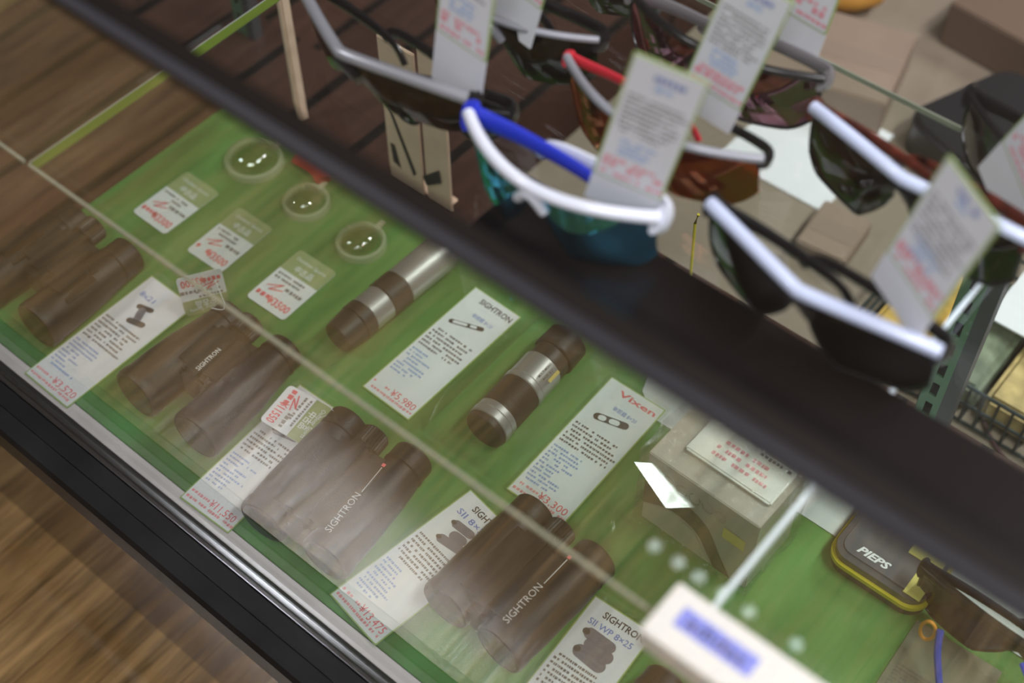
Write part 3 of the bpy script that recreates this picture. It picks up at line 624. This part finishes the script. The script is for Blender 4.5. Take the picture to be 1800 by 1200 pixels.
for v in bm.verts:
    k = max(0, (v.co.z - 0.004) / BH); v.co += Vector((rnd.uniform(-1, 1) * 0.0012, rnd.uniform(-1, 0.3) * 0.002 * k, rnd.uniform(0, 1) * 0.004 * k))
obj('clear_film', bm, G_BAG2, t, 25)
# added tilted piece of film, shaped to give the lamp's glare
bm = bmesh.new(); PN = Vector((0.371, -0.155, 0.915)).normalized(); PP = Vector((-0.300, 0.508, 0.082))
def onplane(px, py):
    d = ray(px, py); return CAM + d * ((PP - CAM).dot(PN) / d.dot(PN)) - t.location
bm.faces.new([bm.verts.new(onplane(*p)) for p in ((1115, 812), (1172, 892), (1224, 890), (1172, 815))])
bmesh.ops.solidify(bm, geom=list(bm.faces), thickness=0.0002); obj('glare_flap', bm, G_FLAP, t, 0)

# =================================================================== WHITE NAME BLOCK ON THE SHELF
tn = thing('name_block', 'white block with a blue adidas strip at the shelf front', 'sign block', (-0.159, 0.2835, ZS + 0.0003), 0.0)
bm = bmesh.new(); box(bm, (0, 0, 0), (0.20, 0.034, 0.018), 0, 0.0008); obj('block', bm, pmat('block_white', (0.80, 0.76, 0.76), 0.5), tn)
bm = bmesh.new(); box(bm, (0.011, 0.0125, 0.0181), (0.056, 0.0245, 0.0184)); ns = obj('blue_strip', bm, pmat('strip_blue', (0.22, 0.26, 0.80), 0.5), tn, 0)
bm = bmesh.new(); text(bm, 'adidas', (Vector((0.016, 0.0155, 0.0186)), Vector((1, 0, 0)), Vector((0, 1, 0)), Vector((0, 0, 1))), 0, 0, 0.0095, 0, 0.01, 0, width=0.034); obj('lettering', bm, pmat('name_ink', (0.03, 0.03, 0.08), 0.6), ns, 0)

# =================================================================== TRANSCEIVER
tp = thing('avalanche_transceiver', 'dark grey rounded device with a yellow rim marked PIEPS', 'device', (-0.168, 0.577, 0.0004), 0.0)
def rp(x0, y0, x1, y1, r, z0, z1, mi, bm): poly_prism(bm, rrect(x0, y0, x1, y1, r, 8), z0, z1, mi)
M_DEV = pmat('device_grey', (0.075, 0.073, 0.085), 0.32, coat=0.3); M_DEV2 = pmat('device_panel', (0.11, 0.11, 0.13), 0.22, coat=0.5)
bm = bmesh.new(); rp(0, 0, 0.082, 0.092, 0.016, 0, 0.010, 0, bm); obj('base_shell', bm, pmat('device_base_grey', (0.045, 0.045, 0.045), 0.5), tp)  # lower shell in a darker grey
bm = bmesh.new(); rp(-0.0018, -0.0018, 0.0838, 0.0938, 0.017, 0.010, 0.0145, 0, bm); obj('yellow_rim', bm, M_YEL, tp)
bm = bmesh.new(); rp(0.001, 0.001, 0.081, 0.091, 0.015, 0.0145, 0.022, 0, bm); sh = obj('top_shell', bm, M_DEV, tp)
bm = bmesh.new(); rp(0.006, 0.007, 0.076, 0.085, 0.010, 0.022, 0.0232, 0, bm); obj('face_panel', bm, M_DEV2, sh)
bm = bmesh.new(); text(bm, 'PIEPS', (Vector((0.018, 0.012, 0.0236)), Vector((1, 0, 0)), Vector((0, 1, 0)), Vector((0, 0, 1))), 0, 0, 0.0092, 0, 0.035, 0, width=0.028, shear=0.3); obj('lettering', bm, M_WHITE, sh, 0)
bm = bmesh.new(); box(bm, (0.012, 0.066, 0.0233), (0.030, 0.080, 0.0238)); obj('yellow_button', bm, M_YEL, sh)
bm = bmesh.new(); box(bm, (0.032, 0.060, 0.0233), (0.046, 0.076, 0.0238)); obj('pale_sticker', bm, M_YELP, sh)
bm = bmesh.new(); box(bm, (0.050, 0.036, 0.0233), (0.078, 0.062, 0.0238)); box(bm, (0.064, 0.004, 0.0233), (0.078, 0.036, 0.0238)); obj('scale_sticker', bm, M_YELP, sh)
bm = bmesh.new(); tube(bm, spline([(0.010, 0.096, 0.012), (0.004, 0.112, 0.02), (-0.010, 0.126, 0.012), (-0.03, 0.132, 0.004)]), 0.0012, 8); obj('cord', bm, pmat('cord_green', (0.05, 0.12, 0.06), 0.5), tp)

# =================================================================== SUNGLASSES
def sunglasses(label, loc, rz, w=0.146, wrap=0.030, h=0.045, frame=M_BROWW, lens=L_DARK, temple=M_BLACK_SMOOTH, temple2=None, kink=False, style='shield', browr=0.0026, browflat=1.0, tl=0.10, lh=0.040, nosedrop=0.018, rim=None, tilt=0.0, pitch=0.0, drop=0.0, pads=False, tr=0.0080):
    """loc = bridge point on the shelf; local +y points to the back, lenses stand on the shelf"""
    t = thing('sunglasses', label, 'sunglasses', loc, rz); t.rotation_euler = (pitch, tilt, rz)
    hw = w / 2
    def plan(x):
        k = abs(x) / hw
        return wrap * (k ** 1.15 if kink else k ** 1.9)
    bm = bmesh.new(); N = 28
    pts = [Vector((-hw + w * i / N, plan(-hw + w * i / N), h - 0.005 * (abs(-1 + 2 * i / N) ** 2))) for i in range(N + 1)]
    tube(bm, pts, browr, 12, flat=browflat)
    obj('frame', bm, frame, t)
    bm = bmesh.new()
    if style != 'rimless': tube(bm, spline([(-0.010, plan(.01) + 0.0005, h - 0.016), (0, -0.001, h - 0.005), (0.010, plan(.01) + 0.0005, h - 0.016)], 5), 0.0036, 8)
    obj('nose_bridge', bm, M_BLACK_SMOOTH if kink else frame, t)
    for s in (-1, 1):
        bm = bmesh.new(); nu, nv = 18, 8; g = []
        for i in range(nu + 1):
            u = i / nu; x = (0.006 + (hw * 0.985 - 0.006) * u)
            if style == 'round': d = lh * max(0.02, math.sin(PI * min(1, max(0, u * 1.02)))) ** 0.5
            else: d = lh * (0.38 + 0.62 * min(1, (u / 0.30)) ** 0.7) * (1 - 0.30 * max(0, (u - 0.70) / 0.30) ** 2.4)
            row = []
            for j in range(nv + 1):
                v = j / nv; z = h - 0.001 - 0.005 * (u ** 2) - d * v
                row.append(bm.verts.new((s * x, plan(x) + 0.0012 - 0.0035 * math.sin(PI * v * 0.8) * math.sin(PI * min(1, u + .1)) + 0.005 * v * v, max(z, 0.0004))))
            g.append(row)
        for i in range(nu):
            for j in range(nv): bm.faces.new((g[i][j], g[i + 1][j], g[i + 1][j + 1], g[i][j + 1]))
        if rim:
            edge = [g[0][j].co.copy() for j in range(0, nv + 1)] + [g[i][nv].co.copy() for i in range(1, nu + 1)] + [g[nu][j].co.copy() for j in range(nv - 1, -1, -1)]
        bmesh.ops.recalc_face_normals(bm, faces=bm.faces); bmesh.ops.solidify(bm, geom=list(bm.faces), thickness=0.0016)
        obj('lens', bm, lens, t, 60)
        if rim:
            bm = bmesh.new(); tube(bm, edge, 0.0013, 8); obj('lens_rim', bm, rim, t)
        # folded temple: from the hinge inward behind the lenses
        bm = bmesh.new(); y0 = plan(hw); zt = h - 0.010
        dy = 0.006 if s < 0 else 0.014
        P = spline([(s * hw, y0 - 0.001, h - 0.006), (s * (hw + 0.001), y0 + 0.006, zt), (s * (hw - 0.006), y0 + dy, zt), (s * (hw - 0.04), y0 + dy + 0.002, zt), (s * (hw - 0.085), y0 + dy + 0.003, zt - 0.004), (s * (hw - tl), y0 + dy + 0.002, zt - 0.016)], 5)
        rr = [tr - tr * 0.5 * min(1, k / (len(P) - 1) * 1.2) for k in range(len(P))]
        tube(bm, P, 0.004, 10, flat=0.45, rads=rr); obj('temple', bm, (temple2 or temple) if s > 0 else temple, t)
    if pads:
        for s in (-1, 1):
            bm = bmesh.new(); bmesh.ops.create_uvsphere(bm, u_segments=16, v_segments=10, radius=1)
            for v in bm.verts: v.co = Vector((s * 0.009 + v.co.x * 0.002, 0.006 + v.co.y * 0.005, h - 0.018 + v.co.z * 0.007))
            obj('nose_pad', bm, L_CLEAR, t)
    return t
ZSH = ZS + 0.0004; ZT = ZS + 0.0096
# dark presentation tray
bm = bmesh.new(); box(bm, (-0.408, 0.428, ZS + 0.0003), (0.22, 0.4985, ZS + 0.0088), 0, 0.003, 3); tr_ = tag(obj('display_tray', bm, pmat('tray_black', (0.007, 0.005, 0.005), 0.35, spec=0.2)), 'long black tray on the middle shelf under the front sunglasses', 'tray')
sunglasses('white framed wraparound sunglasses with blue mirrored lenses and blue temple', (-0.366, 0.450, ZT), 0.03, w=0.142, wrap=0.030, h=0.053, frame=M_BROWW, lens=L_BLUE, temple=M_BLUE, temple2=M_BROWW, tr=0.0105, browr=0.0042, lh=0.052)
sunglasses('nearest black sunglasses with a pale white brow, on the tray beside the upright', (-0.202, 0.482, ZT), -0.07, w=0.158, wrap=0.022, h=0.054, frame=M_BROWB, lens=L_DARK, temple=M_BLACK_SMOOTH, kink=True, browr=0.0044, lh=0.0525, rim=M_BLACK_SMOOTH)
sunglasses('black sunglasses with a white brow and tortoise brown inside, second from the front at right', (-0.203, 0.598, ZSH), -0.10, w=0.156, wrap=0.016, h=0.058, frame=M_BROWB, lens=glass('lens_tortoise', (0.10, 0.055, 0.035), 1.5, 0.02), temple=pmat('temple_tortoise', (0.10, 0.02, 0.012), 0.3, noise=0.8, nscale=90), kink=True, browr=0.0044, lh=0.057, rim=M_BLACK_SMOOTH)
sunglasses('grey framed sunglasses with red temple tips and orange lenses', (-0.355, 0.538, ZSH), 0.02, w=0.150, wrap=0.030, h=0.052, frame=M_GREY, lens=L_ORANGE, temple=M_RED, temple2=M_BLACK_SMOOTH, tr=0.0060, browr=0.0030, lh=0.048)
sunglasses('black framed sunglasses with pink lenses behind the orange pair', (-0.362, 0.622, ZSH), 0.06, w=0.148, wrap=0.026, h=0.054, frame=M_BLACK_SMOOTH, lens=L_PINK, temple=pmat('temple_grey', (0.18, 0.17, 0.18), 0.3), browr=0.0030, lh=0.050, rim=M_BLACK_SMOOTH)
sunglasses('silver angular framed sunglasses with brown lenses over the cream stand', (-0.536, 0.466, ZSH), -0.10, w=0.170, wrap=0.032, h=0.060, frame=pmat('frame_silver', (0.42, 0.42, 0.46), 0.3, metal=0.5), lens=L_BROWN, temple=M_BLACK_SMOOTH, kink=True, browr=0.0042, lh=0.040, pads=True)
sunglasses('grey sunglasses behind the silver pair, mostly hidden by a tag', (-0.492, 0.560, ZSH), 0.10, w=0.140, wrap=0.026, h=0.052, frame=M_GREY, lens=L_DARK, temple=M_BLACK_SMOOTH, lh=0.046)
sunglasses('dark sunglasses at the top edge left of the pink pair', (-0.500, 0.650, ZSH), 0.10, w=0.140, wrap=0.026, h=0.046, frame=M_BLACK_SMOOTH, lens=L_SMOKE, temple=M_BLACK_SMOOTH, lh=0.044)
sunglasses('thin black rimmed sunglasses with smoke grey lenses at the right edge', (-0.142, 0.664, ZSH), -0.12, w=0.150, wrap=0.030, h=0.050, frame=M_BLACK_SMOOTH, lens=L_SMOKE, temple=M_BLACK_SMOOTH, lh=0.046, rim=M_BLACK_SMOOTH)
sunglasses('small oval black sunglasses lying under the silver framed pair', (-0.478, 0.492, ZSH), 0.33, w=0.092, wrap=0.010, h=0.034, frame=M_BLACK_SMOOTH, lens=L_DARK, temple=M_BLACK_SMOOTH, lh=0.032, style='round', rim=M_BLACK_SMOOTH, browr=0.0014, tl=0.07)

# dark goggles on the deck lower right
tg = sunglasses('dark wraparound goggles with blue cord and orange loop at the lower right corner', (-0.012, 0.577, 0.0004), 0.0, w=0.174, wrap=0.012, h=0.060, frame=M_BLACK_SMOOTH, lens=glass('lens_goggle', (0.03, 0.03, 0.05), 1.5, 0.03, (0.5, 0.55, 1.0), 0.05), temple=M_BLACK_SMOOTH, browr=0.004, lh=0.054, rim=M_BLACK_SMOOTH)
bm = bmesh.new(); tube(bm, spline([(-0.052, -0.022, 0.050), (-0.044, -0.034, 0.036), (-0.024, -0.052, 0.016), (0.0, -0.062, 0.006), (0.040, -0.056, 0.003)]), 0.0028, 8); obj('blue_cord', bm, pmat('cord_blue', (0.04, 0.07, 0.42), 0.4), tg)
bm = bmesh.new(); tube(bm, [Vector((-0.060 + 0.0055 * math.cos(a), -0.020, 0.036 + 0.013 * math.sin(a))) for a in [2 * PI * k / 24 for k in range(25)]], 0.0014, 8, upv=(0, 1, 0)); obj('orange_loop', bm, M_ORANGE, tg)
bm = bmesh.new(); tube(bm, spline([(0.006, -0.004, 0.045), (0.016, -0.010, 0.042), (0.030, -0.012, 0.036)]), 0.0030, 8); obj('blue_toggle', bm, pmat('toggle_blue', (0.03, 0.08, 0.85), 0.35), tg)

# =================================================================== CREAM STAND (deck, at the back)
ts = thing('card_stand', 'cream card stand with dark slanting stripes at the back of the deck', 'display stand', (-0.68, 0.672, -0.0016))
bm = bmesh.new(); box(bm, (-0.043, 0, 0), (0.001, 0.003, 0.178), 0, 0.001); obj('left_panel', bm, M_CREAM, ts)
bm = bmesh.new(); box(bm, (0.0045, 0.001, 0), (0.036, 0.004, 0.190), 0, 0.001); obj('right_panel', bm, M_CREAM, ts)
bm = bmesh.new(); box(bm, (-0.043, 0.003, 0), (0.030, 0.018, 0.003), 0, 0.001); obj('foot', bm, M_CREAM, ts)
fr = (Vector((-0.04, -0.0004, 0)), Vector((1, 0, 0)), Vector((0, 0, 1)), Vector((0, -1, 0))); bm = bmesh.new()
for pts in ([(0.002, .10), (0.006, .10), (0.034, .028), (0.030, .022)], [(0.002, .05), (0.008, .05), (0.014, .022), (0.004, .026)], [(0.046, .02), (0.066, .036), (0.064, .052), (0.042, .030)]):
    bm.faces.new([bm.verts.new(fr[0] + fr[1] * p[0] + fr[2] * p[1]) for p in pts])
obj('dark_stripes', bm, pmat('stripe_dark', (0.06, 0.045, 0.05), 0.5), ts, 0)
bm = bmesh.new(); box(bm, (0, 0, 0), (0.008, 0.012, 0.175), 0, 0.002); tag(obj('cream_post', bm, M_CREAM, None, loc=(-0.850, 0.668, -0.0016)), 'thin cream post left of the silver framed sunglasses', 'post')

p0 = aty(1222, 392, .71); p1 = aty(1212, 505, .71)
bm = bmesh.new(); tube(bm, [(0, 0, -0.0016 - p1.z), (0, 0, 0), p0 - p1, (p0 - p1) + Vector((0.002, 0, 0.012))], 0.0013, 8)
tag(obj('yellow_strap', bm, M_YEL, None, loc=p1), 'thin yellow strap standing upright between the blue and white browed sunglasses', 'strap')
# =================================================================== BEHIND THE CASE
m_tan = pmat('table_tan', (0.25, 0.205, 0.155), 0.5, noise=0.12, nscale=8)
tt = thing('display_table', 'low tan table behind the glass case', 'table', (-0.25, 1.2, FLOOR_Z))
bm = bmesh.new(); box(bm, (-0.45, -0.42, 0.095), (0.75, 0.55, 0.115), 0, 0.002); obj('tabletop', bm, m_tan, tt)
for x in (-0.43, 0.71):
    for y in (-0.40, 0.51):
        bm = bmesh.new(); box(bm, (x, y, 0), (x + 0.03, y + 0.03, 0.095), 0, 0.002); obj('leg', bm, m_tan, tt)
TZ = FLOOR_Z + 0.1153
td = thing('display_plinth', 'dark stained plank plinth behind the left end of the case', 'plinth', (-1.3, 1.2, FLOOR_Z))
bm = bmesh.new(); box(bm, (-1.2, -0.42, 0.0), (0.55, 0.9, 0.14), 0, 0.002); obj('body', bm, m_deck, td)
# wire basket
tw = thing('wire_basket', 'dark green wire basket of packets behind the slotted upright', 'basket', (-0.30, 0.86, TZ))
M_WIRE = pmat('wire_dark', (0.035, 0.05, 0.05), 0.4, metal=0.3); bm = bmesh.new(); bw, bd, bh = 0.30, 0.17, 0.055
for k in range(22):
    x = bw * k / 21
    tube(bm, [(x, 0, 0.002), (x, 0, bh)], 0.0016, 6); tube(bm, [(x, bd, 0.002), (x, bd, bh)], 0.0016, 6); tube(bm, [(x, 0, 0.002), (x, bd, 0.002)], 0.0012, 6)
for z in (0.004, 0.03, bh):
    for a, b in (((0, 0), (bw, 0)), ((bw, 0), (bw, bd)), ((bw, bd), (0, bd)), ((0, bd), (0, 0))): tube(bm, [(a[0], a[1], z), (b[0], b[1], z)], 0.002, 6)
obj('wire_grid', bm, M_WIRE, tw)
pk = [(0.01, 0.01, (0.55, 0.36, 0.08), 'ochre'), (0.075, 0.012, (0.20, 0.24, 0.16), 'olive'), (0.14, 0.012, (0.50, 0.38, 0.16), 'mustard'), (0.205, 0.012, (0.22, 0.24, 0.30), 'slate')]
for x, y, c, nm in pk:
    bm = bmesh.new(); box(bm, (0, 0, 0), (0.058, 0.145, 0.036), 0, 0.006, 3)
    tag(obj('packet', bm, pmat('packet_' + nm, c, 0.5, noise=0.4, nscale=50), None, loc=(-0.30 + x, 0.86 + y, TZ + 0.004)), nm + ' coloured packet in the dark wire basket', 'packet', 'packets in the wire basket')
M_KRAFT = pmat('kraft', (0.27, 0.20, 0.15), 0.6, noise=0.08, nscale=15)
for nm, lab, x, y, sx, sy, sz, rz, m in (
        ('carton', 'beige carton at the top right behind the glasses', -0.52, 1.19, 0.15, 0.13, 0.05, 0.25, M_KRAFT),
        ('carton', 'brown carton behind the dark rounded case', -0.33, 1.41, 0.24, 0.18, 0.06, -0.1, pmat('kraft_brown', (0.15, 0.10, 0.07), 0.6)),
        ('carton', 'small beige carton between the white reflection sheet and the wire basket', -0.385, 0.975, 0.055, 0.07, 0.025, 0.1, pmat('kraft_light', (0.27, 0.20, 0.15), 0.6))):
    bm = bmesh.new(); box(bm, (-sx / 2, -sy / 2, 0), (sx / 2, sy / 2, sz), 0, 0.002); box(bm, (-sx / 2 + .004, -0.012, sz), (sx / 2 - .004, 0.012, sz + 0.0005), 1)
    tag(obj(nm, bm, [m, pmat('tape', (0.27, 0.21, 0.16), 0.3)], None, loc=(x, y, TZ), rz=rz), lab, 'carton')
bm = bmesh.new(); poly_prism(bm, rrect(-0.055, -0.08, 0.055, 0.08, 0.03, 6), 0, 0.045); bmesh.ops.bevel(bm, geom=[e for e in bm.edges if all(v.co.z > 0.044 for v in e.verts)], offset=0.006, segments=3, affect='EDGES')
tag(obj('hard_case', bm, pmat('case_black', (0.018, 0.018, 0.02), 0.35), None, loc=(-0.335, 1.21, TZ), rz=-0.35), 'dark rounded hard case at the top right', 'case')
bm = bmesh.new(); bmesh.ops.create_uvsphere(bm, u_segments=28, v_segments=16, radius=1)
for v in bm.verts: v.co = Vector((v.co.x * 0.062, v.co.y * 0.05, (v.co.z + 1) * 0.026)) * (1 + 0.05 * math.sin(v.co.x * 9) * math.cos(v.co.y * 7))
tag(obj('pouch', bm, pmat('pouch_ochre', (0.42, 0.20, 0.03), 0.6, noise=0.2, nscale=12), None, loc=(-0.60, 1.33, TZ)), 'ochre soft pouch at the top edge', 'pouch')
for lab, x, y, w, d, rz in (('white sheet painted as a lamp reflection between the orange and tortoise sunglasses', -0.485, 1.085, 0.135, 0.15, 0.0), ('white sheet painted as a lamp reflection right of the slotted upright', -0.150, 0.985, 0.10, 0.09, 0.0)):  # white sheets stand in for the ceiling lamp's reflection
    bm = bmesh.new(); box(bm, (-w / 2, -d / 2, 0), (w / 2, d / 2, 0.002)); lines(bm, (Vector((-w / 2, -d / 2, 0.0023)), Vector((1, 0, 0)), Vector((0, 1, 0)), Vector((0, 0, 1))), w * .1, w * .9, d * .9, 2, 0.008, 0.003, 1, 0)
    tag(obj('leaflet', bm, [pmat('reflection_white', (0.85, 0.87, 0.90), 0.15, coat=0.8), M_INKG], None, loc=(x, y, TZ + (0.0 if x < -.3 else 0.06)), rz=rz, smooth=0), lab, 'leaflet')
bm = bmesh.new(); tube(bm, [p - Vector((-0.15, 0.88, TZ)) for p in spline([(-0.125, 0.965, TZ + 0.004), (-0.150, 0.935, TZ + 0.004), (-0.165, 0.900, TZ + 0.004), (-0.150, 0.872, TZ + 0.004), (-0.120, 0.850, TZ + 0.004), (-0.08, 0.835, TZ + 0.004)])], 0.0018, 8)
tag(obj('cable', bm, pmat('cable_dark', (0.10, 0.05, 0.06), 0.5), None, loc=(-0.15, 0.88, TZ)), 'thin dark curved cable on the tan table at the right edge', 'cable')
